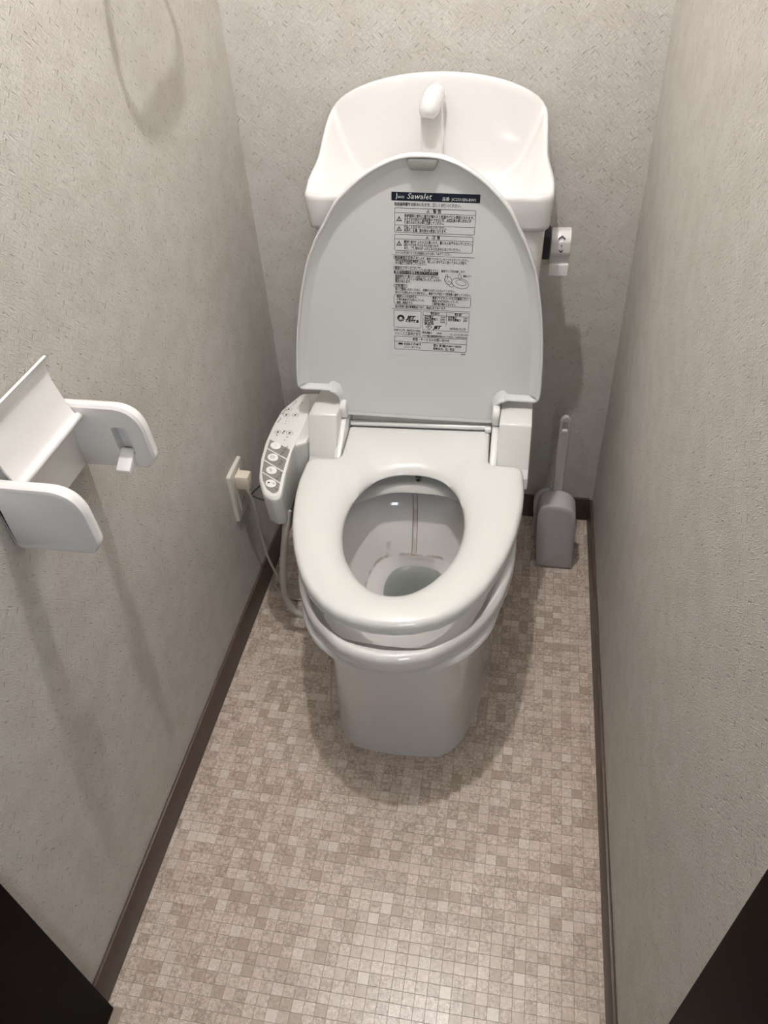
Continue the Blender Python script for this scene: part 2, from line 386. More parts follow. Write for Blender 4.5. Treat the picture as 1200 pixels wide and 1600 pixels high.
bowl = obj('bowl', bm, M_bowl, toilet, angle=60)
bm = nb(); loft(bm, [to3(offs(lp(l_, p_, .92), .0005), .1665), to3(offs(lp(l_, p_, .92), .010), .1665)]); 
bm.free(); bm = nb(); vs = [bm.verts.new(v) for v in settle(to3(offs(lp(l_, p_, .80), -.001), .1730), 1)]; bm.faces.new(vs)
obj('water', bm, M_water, bowl, smooth=False)
# two raised flush streaks on the back of the bowl
bm = nb()
for xa, rr_ in ((-.017, .0011), (-.0078, .0009)):
    tube(bm, settle([Vector(v) for v in ((xa, -.3252, .325), (xa+.0005, -.3300, .295), (xa+.001, -.350, .250), (xa+.0015, -.3655, .222), (xa+.001, -.3745, .201))], 1), rr_, 6, 16)
obj('flush_streak', bm, M_stain, bowl)
# sealant bead around the foot
bm = nb(); L = sym([(0, -.08), (.12, -.09), (.150, -.15), (.168, -.30), (.177, -.42), (.177, -.50), (.165, -.580), (.148, -.660), (.130, -.700), (.104, -.732), (.074, -.745), (0, -.750)], 60)
ring = [Vector((p.x, p.y, 0.0)) for p in L]
ringo = [Vector((p.x, p.y, 0.0)) for p in offs(L, -.003)]; ringm = [Vector((p.x, p.y, .0012)) for p in offs(L, -.0015)]
loft(bm, [ring, ringm, ringo], False, False); obj('sealant_bead', bm, M_seal, toilet)

# tank body
bm = nb()
def rr(hw, y0, y1, r): return rpoly([(-hw, y1, r*.5), (hw, y1, r*.5), (hw, y0, r), (-hw, y0, r)], 8)
loft(bm, [to3(rr(.165, -.150, -.012, .03), .366), to3(rr(.180, -.168, -.010, .03), .40), to3(rr(.196, -.178, -.010, .03), .52), to3(rr(.206, -.184, -.008, .03), .70), to3(rr(.210, -.185, -.008, .03), .832)])
obj('tank', bm, M_porc, toilet, angle=50)

# tank cover with the basin
NB = 96
def cover_loops():
    base = rpoly([(-.213, -.004, .02), (.213, -.004, .02), (.2215, -.196, .030), (-.2215, -.196, .030)], 10)
    # even resample of the closed outline
    L = even([v.copy() for v in base]+[base[0].copy()], NB+1)[:-1]
    return L
CO = cover_loops()
def zrim(p):
    x, y = p.x, p.y; a = min(abs(x)/.222, 1)
    zb = .957+.083*math.sqrt(max(0, 1-a*a))
    t = min(max((-y-.012)/(.196-.040), 0), 1)        # 0 at the back, 1 at the front
    zf = .889
    s = 1-t**1.5
    return zf+(zb-zf)*s if y < -.012 else zb
ZR = [zrim(p) for p in CO]
def shrink(L, k, cy=-.110, kx=None): return [Vector((p.x*(kx or k), cy+(p.y-cy)*k)) for p in L]
def L3(L, Z): return [Vector((p.x, p.y, z)) for p, z in zip(L, Z)]
bm = nb()
backf = [min(max((-p.y-.004)/.03, 0), 1) for p in CO]
inn = offs(CO, .010)
ZF = .862
def basin(sx, sy, g):
    pts = []
    for p, z in zip(inn, ZR):
        q_ = Vector((p.x*sx, -.118+(p.y+.118)*sy)); pts.append(Vector((q_.x, q_.y, ZF+(z-ZF)*g)))
    return pts
def sm_(t): t = min(max(t, 0), 1); return t*t*(3-2*t)
# upper rim width shrinks with height: shoulders of the raised back lean inward
def lean(L, Z): return [Vector((p.x*(1-.060*sm_(max(0, z-.893)/.040)), p.y, z)) for p, z in zip(L, Z)]
o4 = offs(CO, .004)
loft(bm, [to3(offs(CO, .022), .829), to3(offs(CO, .009), .826), to3(offs(CO, .0045), .829), to3(offs(CO, .0035), .836),
          [Vector((p.x, p.y, .836+(z-.012-.836)*.55)) for p, z in zip(offs(CO, .0015), ZR)],
          lean(CO, [z-.010 for z in ZR]), lean(offs(CO, .0006), [z-.006 for z in ZR]), lean(offs(CO, .0022), [z-.002 for z in ZR]), lean(offs(CO, .005), ZR), lean(offs(CO, .0085), [z-.001 for z in ZR]),
          [Vector((p.x*(1-.060*sm_(max(0, z-.893)/.040)), p.y, z-.005)) for p, z in zip(offs(CO, .0115), ZR)],
          basin(.925, .95, .90), basin(.88, .86, .72), basin(.82, .76, .50), basin(.74, .66, .28), basin(.62, .54, .10), basin(.45, .38, .02), basin(.2, .18, -.02)])
obj('basin_cover', bm, M_porc, toilet, angle=70)
# hand wash spout: column in front of the raised back with a capped nozzle
spout = None
bm = nb(); L = rpoly([(-.0225, .0, .002), (.0165, .0, .002), (.0165, .03, .004), (-.0225, .03, .004)], 4)
slab(bm, [Vector((p.x, -.010-(.030-p.y)*1.15-.02)) for p in L], .872, 1.000, .002, 'xy')
spout = obj('spout_column', bm, M_porc, toilet)
bm = nb()
tube(bm, [(.006, -.036, 1.008), (.003, -.048, 1.012), (-.001, -.062, 1.007), (-.005, -.076, .996), (-.007, -.084, .983)],
     lambda t: .0190*math.sqrt(max(.02, 1-((t-.5)/.53)**4)), 24, 24)
obj('spout', bm, M_porc, toilet, angle=80)

# flush lever on the right flank of the tank
bm = nb(); slab(bm, rpoly([(-.135, .752, .008), (-.088, .752, .008), (-.088, .802, .008), (-.135, .802, .008)]), .2085, .2215, .002, 'yz'); obj('lever_base', bm, M_black, toilet)
bm = nb()
prof = rpoly([(-.090, .800, .008), (-.118, .801, .012), (-.131, .788, .014), (-.131, .764, .012), (-.118, .750, .006), (-.116, .744, .001), (-.127, .742, .003), (-.128, .719, .003), (-.110, .717, .002), (-.104, .75, .01), (-.092, .77, .01)], 5)
slab(bm, prof, .2225, .2585, .002, 'yz'); lev = obj('flush_lever', bm, M_porc, toilet)
bm = nb()
def leverpt(x, z): # mark on the rounded front of the lever
    return None
mt = Matrix.Translation((.2415, -.1318, .778)) @ Matrix.Rotation(PI/2-.25, 4, 'X')
def chev(bm, cx, cy, w, h, t, mtx):
    pts = [(-w, 0), (0, h), (w, 0), (w, -t), (0, h-t*1.3), (-w, -t)]
    vs = [bm.verts.new(mtx @ Vector((cx+a, cy+b, 0))) for a, b in pts]
    bm.faces.new((vs[0], vs[1], vs[4], vs[5])); bm.faces.new((vs[1], vs[2], vs[3], vs[4]))
mtu = Matrix.Translation((.2415, -.1268, .7945)) @ Matrix.Rotation(math.radians(50), 4, 'X')
chev(bm, 0, -.003, .0062, .0055, .0032, mtu)
vs = [bm.verts.new((.2415+.0014*math.cos(k*PI/4), -.1318, .7795+.0012*math.sin(k*PI/4))) for k in range(8)]; bm.faces.new(vs)
mtd = Matrix.Translation((.2415, -.1319, .768)) @ Matrix.Rotation(PI/2, 4, 'X') @ Matrix.Scale(-1, 4, (0, 1, 0))
chev(bm, 0, -.002, .0034, .0038, .0026, mtd)
obj('flush_marks', bm, M_black, lev, smooth=False)

# ------------------------------------------------------------------ bidet seat (electric washing seat)
seat_t = thing('bidet_seat', 'ivory electric washing seat with raised lid on the toilet bowl', 'toilet seat', (.0055, -.0457, .0405))
seat_t.scale = (.97, .97, .97)
yaw = Matrix.Translation((-.0165, -.22, 0)) @ Matrix.Rotation(math.radians(1.8), 4, 'Z')
def T(o, m): o.matrix_local = m; return o
# seat ring, local: x across, y from the hinge (0) forward to -.537
so = rpoly([(.149, .002, .006), (-.149, .002, .006), (-.149, -.108, .020), (-.2165, -.112, .018), (-.2195, -.18, 0), (-.2185, -.205, 0), (-.2165, -.230, 0), (-.2125, -.26, 0), (-.206, -.30, 0),
            (-.1975, -.335, 0), (-.187, -.368, 0), (-.174, -.402, 0), (-.158, -.437, 0), (-.138, -.468, 0), (-.1135, -.495, 0), (-.084, -.517, 0), (-.052, -.530, 0), (-.018, -.536, 0),
            (.018, -.536, 0), (.052, -.530, 0), (.084, -.517, 0), (.1135, -.495, 0), (.138, -.468, 0), (.158, -.437, 0), (.174, -.402, 0), (.187, -.368, 0), (.1975, -.335, 0), (.206, -.30, 0),
            (.2125, -.26, 0), (.2165, -.230, 0), (.2185, -.205, 0), (.2195, -.18, 0), (.2165, -.112, .018), (.149, -.108, .020)], 8)
so = even([p.copy() for p in so]+[so[0].copy()], 241)[:-1]
hole = sym([(0, -.126), (.030, -.129), (.060, -.143), (.085, -.172), (.102, -.210), (.110, -.252), (.1110, -.290), (.106, -.330), (.093, -.372), (.072, -.410), (.050, -.436), (.026, -.453), (0, -.458)], 90)
cy = -.285
def ray_hit(L, a):
    d = Vector((math.cos(a), math.sin(a))); c0 = Vector((0, cy)); best = None
    for i in range(len(L)):
        p, r = L[i]-c0, L[(i+1) % len(L)]-L[i]; den = d.x*r.y-d.y*r.x
        if abs(den) < 1e-12: continue
        t = (p.x*r.y-p.y*r.x)/den; u = (p.x*d.y-p.y*d.x)/den
        if t > 0 and -1e-6 <= u <= 1.000001: best = t
    return c0+d*(best or .1)
hi = [ray_hit(hole, math.atan2(p.y-cy, p.x)) for p in so]
def sl(dist=None, t=None, z=0.4, side='o'):
    out = []
    for a, b in zip(so, hi):
        l = (b-a).length; k = (dist/l if side == 'o' else 1-dist/l) if dist is not None else t
        out.append(Vector((*a.lerp(b, k), z)))
    return out
def zadd(L, amp=0.0): return L
bm = nb()
lps = [sl(.012, z=.3905), sl(.003, z=.3912), sl(.0, z=.3930), sl(.0, z=.3970), sl(.0016, z=.3975), sl(.0016, z=.3985), sl(.0, z=.3990), sl(.0, z=.4070), sl(.0013, z=.4120), sl(.0045, z=.4160), sl(.0095, z=.4182), sl(.020, z=.4200), sl(t=.33, z=.4215), sl(t=.50, z=.4210),
       sl(t=.64, z=.4190), sl(t=.76, z=.4155), sl(t=.86, z=.4105), sl(t=.93, z=.4055), sl(t=.975, z=.4000), sl(t=1.0, z=.3945), sl(t=.985, z=.3905), sl(t=.90, z=.3895)]
rg = loft(bm, lps, False, False); A, Bq = rg[-1], rg[0]
for i in range(len(A)): bm.faces.new((A[i], A[(i+1) % len(A)], Bq[(i+1) % len(A)], Bq[i]))
for v in bm.verts:      # hinge flange slightly raised and rounded at the back
    if v.co.y > -.02 and v.co.z > .41: v.co.z += .003*(v.co.y+.02)/.02
seat = T(obj('seat', bm, M_plas, seat_t, angle=55), yaw)
bm = nb(); tube(bm, [(-.146, .004, .424), (0, .004, .424), (.146, .004, .424)], .0055, 12, 8); tube(bm, [(.138, -.004, .4245), (.150, -.004, .4245)], .0075, 12, 4)
T(obj('seat_hinge', bm, M_plas, seat_t), yaw)
for px, py in ((.10, -.47), (-.10, -.47), (.17, -.18), (-.17, -.18)):
    bm = nb(); slab(bm, ell(px, py, .016, .010), .3712, .3915, .002); T(obj('seat_buffer', bm, M_bump, seat_t), yaw)

# housing: two blocks beside the hinge and the body between them
def block(x0, x1, inner):
    bm = nb(); pr = rpoly([(-.090, .372, .004), (-.330, .3745 if inner == 2 else .360, .004), (-.3250, .385, .008), (-.312, .398, .010), (-.276, .4815, .007), (-.200, .4765, .010), (-.090, .465, .01)], 7)
    slab(bm, pr, x0, x1, .005, 'yz'); return bm
body = obj('housing', block(.151, .2155, 0), M_plas, seat_t)
bm = block(-.236, -.176, 0); obj('housing', bm, M_plas, seat_t)
bm = nb(); pr = rpoly([(-.055, .372, .004), (-.205, .372, .004), (-.205, .415, .012), (-.16, .440, .012), (-.055, .440, .01)], 6); slab(bm, pr, -.178, .153, .003, 'yz')
obj('housing_body', bm, M_plas, seat_t)
# inner lobes with a rounded nose and the lid hinge knobs
for x0, x1 in ((-.181, -.1655), (.1365, .1520)):
    bm = nb(); slab(bm, rpoly([(-.18, .376, .004), (-.322, .376, .008), (-.326, .404, .012), (-.245, .447, .010), (-.18, .450, .008)], 8), x0, x1, .004, 'yz'); obj('hinge_lobe', bm, M_plas, seat_t)
for x0, x1 in ((-.1795, -.1645), (.1355, .1505)):
    bm = nb(); slab(bm, rpoly([(-.205, .452, .012), (-.242, .446, .012), (-.246, .476, .012), (-.232, .488, .010), (-.205, .484, .010)], 7), x0, x1, .004, 'yz'); obj('lid_hinge', bm, M_plas, seat_t)
# control arm on the left
bm = nb()
def pz(y): return .39+.25*(y+.44)
ARM = rpoly([(-.2500, -.1650, .01), (-.2807, -.1680, .018), (-.3143, -.2168, .03), (-.3240, -.262, .04), (-.3285, -.310, .05), (-.3275, -.3500, .05), (-.3200, -.395, .05), (-.3000, -.4350, .03), (-.2764, -.4478, .02), (-.2610, -.438, .012),
             (-.2650, -.3811, .02), (-.2665, -.3120, .006), (-.2400, -.3000, .006), (-.2300, -.262, .01), (-.2300, -.1650, .01)], 6)
def slant(L, dz): return [Vector((p.x, p.y, pz(p.y)+dz)) for p in L]
A5 = ARM
low = [Vector((p.x*.985-.002, p.y*.985-.004)) for p in ARM]
loft(bm, [[Vector((p.x, p.y, .318)) for p in offs(low, .006)], [Vector((p.x, p.y, .321)) for p in offs(low, .001)], [Vector((p.x, p.y, .33)) for p in low], slant(A5, -.006), slant(offs(A5, .0008), -.002), slant(offs(A5, .003), 0)])
arm = obj('control_arm', bm, M_grey, seat_t)
# key panel: white sheet, grey keys field, raised keys, print
bm = nb(); PAN = rpoly([(-.2600, -.1850, .01), (-.2800, -.1800, .014), (-.3060, -.2150, .03), (-.3170, -.262, .04), (-.3230, -.3000, .05), (-.3222, -.3500, .05), (-.3150, -.392, .05), (-.2965, -.4280, .03), (-.2780, -.4380, .015), (-.2660, -.430, .012),
             (-.2690, -.3811, .02), (-.2690, -.3260, .008), (-.2580, -.262, .03), (-.2560, -.22, .03)], 6)
PAN = offs(PAN, -.003)
loft(bm, [slant(PAN, -.0005), slant(offs(PAN, .0004), .0008), slant(offs(PAN, .0010), .0011)])
panel = obj('control_panel', bm, M_plas, seat_t); panel['label'] = 'pale key panel with four grey key fields'
fields = [[(-.3195, -.2990), (-.2705, -.3225), (-.2718, -.3452), (-.3195, -.3212)], [(-.3195, -.3242), (-.2718, -.3482), (-.2722, -.3763), (-.3192, -.3505)],
          [(-.3188, -.3537), (-.2722, -.3793), (-.2715, -.4045), (-.3160, -.3805)], [(-.3155, -.3836), (-.2712, -.4075), (-.2700, -.4260), (-.2790, -.4325), (-.2955, -.4220), (-.3090, -.4010)]]
for i, F in enumerate(fields):
    rad = [0, 0, 0, 0] if i < 3 else [0, 0, .008, .012, .02, .02]
    L = rpoly([(a, b, r) for (a, b), r in zip(F, rad)], 4)
    bm = nb(); loft(bm, [slant(L, .0010), slant(offs(L, .0002), .0016)]); fo = obj('key_field', bm, M_dgrey, seat_t, smooth=False)
keys = [(-.3030, -.3150, 'やわらか'), (-.3015, -.3450, 'ビデ'), (-.2965, -.3770, 'おしり'), (-.2900, -.4090, '止')]
inkb = nb()
def pm(x, y, rot, dz=.0028): # matrix on the sloped panel
    return Matrix.Translation((x, y, pz(y)+dz)) @ Matrix.Rotation(math.atan(.25), 4, 'X') @ Matrix.Rotation(rot, 4, 'Z')
for i, (x, y, w) in enumerate(keys):
    bm = nb(); L = ell(x, y, .0118, .0088, 28, -.35); loft(bm, [slant(L, .0012), slant(L, .0022), slant(offs(L, .0008), .0027)]); k = obj('key', bm, M_white, seat_t)
    wx = x+(.0215, .0205, .0200, .0150)[i]; text(inkb, w, .0072 if i < 3 else .006, pm(wx, y-.0125, math.radians(70), .0019), align='CENTER', bold=.0001)
# symbols on the keys
def poly(bm, pts, dz, closed=True):
    vs = [bm.verts.new((a, b, pz(b)+dz)) for a, b in pts]; bm.faces.new(vs)
def ringp(bm, cx_, cy_, rx, ry, w, dz, rot=0):
    a = ell(cx_, cy_, rx, ry, 24, rot); b = ell(cx_, cy_, rx-w, ry-w, 24, rot)
    va = [bm.verts.new((p.x, p.y, pz(p.y)+dz)) for p in a]; vb = [bm.verts.new((p.x, p.y, pz(p.y)+dz)) for p in b]
    for i in range(24): bm.faces.new((va[i], va[(i+1) % 24], vb[(i+1) % 24], vb[i]))
x, y = keys[3][:2]; poly(inkb, [(p.x, p.y) for p in ell(x-.0045, y+.001, .0022, .0022, 10)], .0029); text(inkb, 'ヨ', .007, pm(x+.0058, y-.001, .3, .0029), align='CENTER')
x, y = keys[1][:2]; ringp(inkb, x-.0005, y, .0050, .0030, .0010, .0029, -.2)
x, y = keys[2][:2]; text(inkb, 'Σ', .009, pm(x-.001, y-.001, .5, .0029), align='CENTER')
x, y = keys[0][:2]; text(inkb, '∴', .009, pm(x, y, .3, .0029), align='CENTER')
for cx_, cy_ in ((-.2985, -.2160), (-.3000, -.2320), (-.2805, -.2310), (-.3074, -.2790), (-.2816, -.2795)):
    ringp(inkb, cx_, cy_, .0074, .0052, .0006, .0014, -.15)
    poly(inkb, [(p.x, p.y) for p in ell(cx_, cy_, .0030, .0020, 8, .4)], .0014)
text(inkb, '切 弱 中 強', .0042, pm(-.2760, -.2040, math.radians(68), .0014), align='CENTER')
text(inkb, 'ノズル位置', .0042, pm(-.2900, -.2005, math.radians(68), .0014), align='CENTER')
text(inkb, '便座 脱臭', .0040, pm(-.3070, -.2240, math.radians(68), .0014), align='CENTER')
text(inkb, '便座温度', .0038, pm(-.3115, -.2480, math.radians(68), .0014), align='CENTER')
for yy in (-.2415, -.2490, -.2560): text(inkb, '・ ▪ ・ ・', .0058, pm(-.2930, yy, math.radians(-8), .0014), align='CENTER')
text(inkb, '水勢', .0052, pm(-.2945, -.2785, math.radians(68), .0014), align='CENTER', bold=.0002)
text(inkb, '弱 ・ ・ ・ 強', .0046, pm(-.2960, -.2895, math.radians(-8), .0014), align='CENTER')
text(inkb, '止', .0046, pm(-.2880, -.2985, math.radians(68), .0014), align='CENTER')
bmesh.ops.recalc_face_normals(inkb, faces=inkb.faces[:])
obj('panel_print', inkb, M_ink, panel, smooth=False, recalc=False)

# nozzle casing under the back of the seat
bm = nb()
CAS = [(-.150, -.300), (-.148, -.428), (-.112, -.388), (-.060, -.360), (0, -.354), (.060, -.360), (.112, -.388), (.148, -.428), (.150, -.300)]
fr = cr([Vector((a, b)) for a, b in CAS[1:-1]], 33)
lps = []
for dy, z in ((.030, .350), (.002, .3505), (0, .354), (.004, .358), (.030, .3675), (.060, .384)):
    lps.append([Vector((p.x*(1 if z < .36 else .98), p.y+dy*(1.0), z+.006*(1-(p.x/.15)**2)*(z > .36))) for p in fr])
rg = [[bm.verts.new(p) for p in L] for L in lps]
for a, b in zip(rg, rg[1:]):
    for i in range(len(a)-1): bm.faces.new((a[i], a[i+1], b[i+1], b[i]))
obj('nozzle_casing', bm, M_casing, seat_t, angle=60)
bm = nb(); tube(bm, [(-.0035, -.318, .378), (-.0035, -.336, .374)], .0060, 14, 4); nz = obj('nozzle', bm, M_metal, seat_t)
bm = nb(); tube(bm, [(-.0035, -.3345, .3745), (-.0035, -.3368, .3738)], .0036, 12, 3); obj('nozzle_tip', bm, M_black, nz)

# lid: shallow tray standing upright, local x across, local y = up from its hinge edge, z = towards the room
hwp = [(0, .523), (.036, .5195), (.0725, .505), (.109, .481), (.148, .443), (.171, .405), (.1865, .379), (.2045, .338), (.2125, .312), (.2262, .2515), (.2370, .183), (.2430, .120), (.2450, .080)]
right = cr([Vector((-.036, .5195))]+[Vector(p) for p in hwp], 60); right = [p for p in right if p.x >= -1e-4]; right[0] = Vector((0, .523))
tail = rpoly([(.2450, .080), (.2435, .059, .028), (.172, .060, .010), (.161, .045, .010), (.1600, .0, .006), (0, 0)], 6)[1:-1]
half = right+tail+[Vector((0, 0))]
LO = half+[Vector((-p.x, p.y)) for p in half[-2:0:-1]]
LO = even([p.copy() for p in LO]+[LO[0].copy()], 301)[:-1]
def wgt(p):  # rim strength: full on the tray edge, low round the hinge tongue
    return min(1, max(.12, (p.y-.030)/.030)) if abs(p.x) < .178 else (.6 if p.y < .07 else 1.0)
def lidloop(inset, depth, cut=True):
    d = [inset*(wgt(p) if inset > .009 else 1) for p in LO]; L = offs(LO, d)
    return [Vector((p.x, p.y, .0055+(depth-.0055)*wgt(o))) for p, o in zip(L, LO)]
bm = nb()
def plain(inset, z): return [Vector((p.x, p.y, z)) for p in offs(LO, inset)]
rg = loft(bm, [plain(.012, -.003), plain(.003, -.001), plain(0, .004), lidloop(.0, .0165), lidloop(.0010, .0190), lidloop(.0028, .0195), lidloop(.0045, .0185), lidloop(.0060, .0155), lidloop(.0075, .0132), lidloop(.0190, .0072), lidloop(.0210, .0058), lidloop(.0225, .0055)], False, False)
def mirror_cap(ring):
    N_ = len(ring); h = N_//2
    for i in range(1, h+1):      # keep the outline falling steadily so the sheet has no folds
        y_ = min(ring[i].co.y, ring[i-1].co.y-1e-6); ring[i].co.y = y_
        if i < h: ring[N_-i].co.y = y_
    bm.faces.new((ring[0], ring[1], ring[N_-1]))
    for i in range(1, h-1): bm.faces.new((ring[i], ring[i+1], ring[N_-i-1], ring[N_-i]))
    bm.faces.new((ring[h-1], ring[h], ring[N_-h+1])) if N_ % 2 == 0 else None
mirror_cap(rg[0]); mirror_cap(rg[-1])
LM = Matrix.Translation((-.0215, -.2150, .4445)) @ Matrix.Rotation(math.radians(3.0), 4, 'Z') @ Matrix.Rotation(math.radians(2.6), 4, 'Y') @ Matrix.Rotation(PI/2, 4, 'X')
lid = T(obj('lid', bm, M_lid, seat_t, angle=32), LM)
for f in lid.data.polygons:
    if abs(f.normal.z) > .9995: f.use_smooth = False
bm = nb(); slab(bm, rpoly([(-.0245, .518, .006), (.0245, .518, .006), (.027, .512, .006), (.020, .497, .008), (-.020, .497, .008), (-.027, .512, .006)], 6), .004, .0185, .004)
obj('lid_buffer', bm, M_bump, lid)

# instruction sticker on the lid: sheet with printed header, boxes, words and drawing
bm = nb(); SW, SH = .1500, .3110; SX, SY = -.0520, .1480
SM = LM @ Matrix.Translation((SX, SY, .0056))
L = rpoly([(0, 0, .002), (SW, 0, .002), (SW, SH, .002), (0, SH, .002)], 3); loft(bm, [to3(L, -.0004), to3(L, .0)])
lab = T(obj('instruction_sticker', bm, M_paper, seat_t, smooth=False), SM); lab['label'] = 'printed instruction sticker with dark header band'
pr = nb(); Z1 = .0003
def S2(u, v):
    vv = .933*v if 0 < v < 1.1 and v != 1 else v; return (u*SW, SH*(1-vv*.00725/(.0082-vv*.00095)))
def quad(u0, v0, u1, v1, mi=0, z=Z1):
    a, b = S2(u0, v0), S2(u1, v1); vs = [pr.verts.new(p) for p in ((a[0], b[1], z), (b[0], b[1], z), (b[0], a[1], z), (a[0], a[1], z))]; fc = pr.faces.new(vs); fc.material_index = mi
def frame(u0, v0, u1, v1, w=.0007, r=.003):
    a, b = S2(u0, v0), S2(u1, v1); L = rpoly([(a[0], b[1], r), (b[0], b[1], r), (b[0], a[1], r), (a[0], a[1], r)], 4); I = offs(L, w)
    va = [pr.verts.new((p.x, p.y, Z1)) for p in L]; vb = [pr.verts.new((p.x, p.y, Z1)) for p in I]
    for i in range(len(L)): fc = pr.faces.new((va[i], va[(i+1) % len(L)], vb[(i+1) % len(L)], vb[i])); fc.material_index = 0
def line(u0, u1, v, w=.0007): quad(u0, v-w/SH/2, u1, v+w/SH/2)
def vline(u, v0, v1, w=.0006): quad(u-w/SW/2, v0, u+w/SW/2, v1)
def tx(s, u0, u1, v, size, mi=0, bold=.00012, shear=0.0):
    x0, yy = S2(u0, v); text(pr, s, size, Matrix.Translation((x0, yy, Z1+.0001)), width=(u1-u0)*SW, mi=mi, bold=bold, shear=shear)
def tri(u, v, s):
    x0, yy = S2(u, v); T1 = [(x0-s, yy-s*.75), (x0+s, yy-s*.75), (x0, yy+s)]; k = .62
    cx_, cy_ = x0, yy-s*.16; T2 = [(cx_+(a-cx_)*k, cy_+(b-cy_)*k) for a, b in T1]
    va = [pr.verts.new((a, b, Z1)) for a, b in T1]; vb = [pr.verts.new((a, b, Z1)) for a, b in T2]
    for i in range(3): pr.faces.new((va[i], va[(i+1) % 3], vb[(i+1) % 3], vb[i]))
    vs = [pr.verts.new(p) for p in ((x0-s*.09, yy-s*.5, Z1), (x0+s*.09, yy-s*.5, Z1), (x0+s*.09, yy+s*.35, Z1), (x0-s*.09, yy+s*.35, Z1))]; pr.faces.new(vs)
quad(0, 0, 1, .056, 1)
tx('J', .055, .072, .025, .0110, 2, .0003); tx('anis', .074, .145, .030, .0075, 2, 0); tx('Sawalet', .175, .455, .026, .0135, 2, 0, .25); tx('品番  JCS331EN-BW1', .575, .95, .038, .0068, 2, 0)
tx('取扱説明書をお読みいただき、正しくお使いください。', .035, .79, .079, .0068)
frame(.035, .102, .965, .262); line(.035, .965, .134); line(.035, .965, .213)
tri(.42, .119, .0028); tx('警 告', .475, .57, .118, .0078)
tx('長時間同じ部分に温風が触れると低温やけどの原因となります。', .148, .945, .153, .0062); tx('お子さまや自分で温度調節のできない方、皮膚感覚の弱い方などが', .148, .915, .175, .0062); tx('使用されるときは特に注意してください。', .148, .61, .196, .0062)
tx('故障したままで使いつづけないでください。', .148, .64, .227, .0062); tx('火災や、感電、室内浸水の原因になります。', .148, .64, .247, .0062)
tri(.09, .174, .0050); tri(.09, .238, .0050)
frame(.035, .273, .955, .380); line(.035, .955, .304); tri(.42, .289, .0028); tx('注 意', .475, .57, .288, .0078)
tx('暖房便座や便ふたの上に乗ったり、重いものを載せないでください。', .148, .945, .322, .0062); tx('倒れてけがをするおそれがあります。', .148, .565, .343, .0062); tx('また、ご使用中は便ふたにもたれかからないでください。', .148, .815, .363, .0062); tri(.09, .333, .0050)
tx('お子さまが使用するときは保護者の方が注意してあげてください。', .045, .71, .394, .0056, bold=.00005); line(.0, .985, .408)
frame(.025, .414, .335, .438, .0006, .0035); tx('製品本体のお手入れ', .04, .32, .426, .0062); tx('必ず、電源プラグをコンセントから抜いてください。', .345, .92, .428, .0056, bold=.00006)
tx('汚れは台所用中性洗剤をうすめ、布にふくませてよく絞ってからふき取り、', .045, .905, .447, .0060); tx('その後よく水拭きしてください。', .045, .42, .463, .0060)
frame(.025, .482, .36, .507, .0006, .0035); tx('着座センサーについて', .04, .345, .4945, .0062); tx('便座を暖めすると、着座ランプが点滅します。', .365, .89, .503, .0054, bold=.00006)
quad(.030, .511, .565, .532, 0); tx('便座カバーは使用しないでください。', .045, .55, .5215, .0058, 2, .00002)
tx('着座検知に便座カバーは取り付けて使用すると', .045, .575, .547, .0060); tx('着座センサーがスイッチ誤作動になったり、入らない', .045, .605, .565, .0060); tx('場合があります。', .045, .235, .583, .0060)
frame(.025, .600, .195, .622, .0006, .0035); tx('お気遣い', .045, .175, .611, .0062)
tx('長くご愛用いただくために、点検からお使いになってください。', .045, .78, .634, .0058); tx('次のような時はすぐに使用を中止し、電源プラグを抜いて販売店へ連絡してください。', .045, .975, .655, .0058)
frame(.030, .668, .980, .735); 
for i, (a, b, wa, wb) in enumerate((('• 電源ランプが点滅する。', '• 電源プラグやコードなどが異常に熱い。', .32, .95), ('• 便器や本体から水漏れしている。', '• 製品にひび割れが入っている。', .41, .83), ('• 異音、異臭がする。', '• 補助機能が動かくならない。', .27, .80))):
    tx(a, .05, wa, .682+i*.020, .0058); tx(b, .49, wb, .682+i*.020, .0058)
tx('温水洗浄便座は家電製品であり、製品保証があります。', .045, .68, .749, .0060); line(.0, .985, .763)
frame(.028, .773, .375, .887, .0006, .001); frame(.395, .773, .975, .897, .0006, .001); line(.395, .975, .797); vline(.69, .773, .862)
tx('電気温水便', .49, .61, .785, .0060); tx('電気温便', .79, .89, .785, .0060)
for i, (a, b) in enumerate((('定格電圧', '100V'), ('定格消費電力', '300W'), ('定格周波数', '50-60Hz'), ('室内用', ''))):
    tx(a, .415, .53 if i != 1 else .58, .808+i*.0155, .0056); 
    if b: tx(b, .615, .675, .808+i*.0155, .0056)
for i, (a, b) in enumerate((('定格電圧', '100V'), ('定格消費電力', '53W'))): tx(a, .71, .82 if i == 0 else .87, .808+i*.0155, .0056); tx(b, .90, .95, .808+i*.0155, .0056)
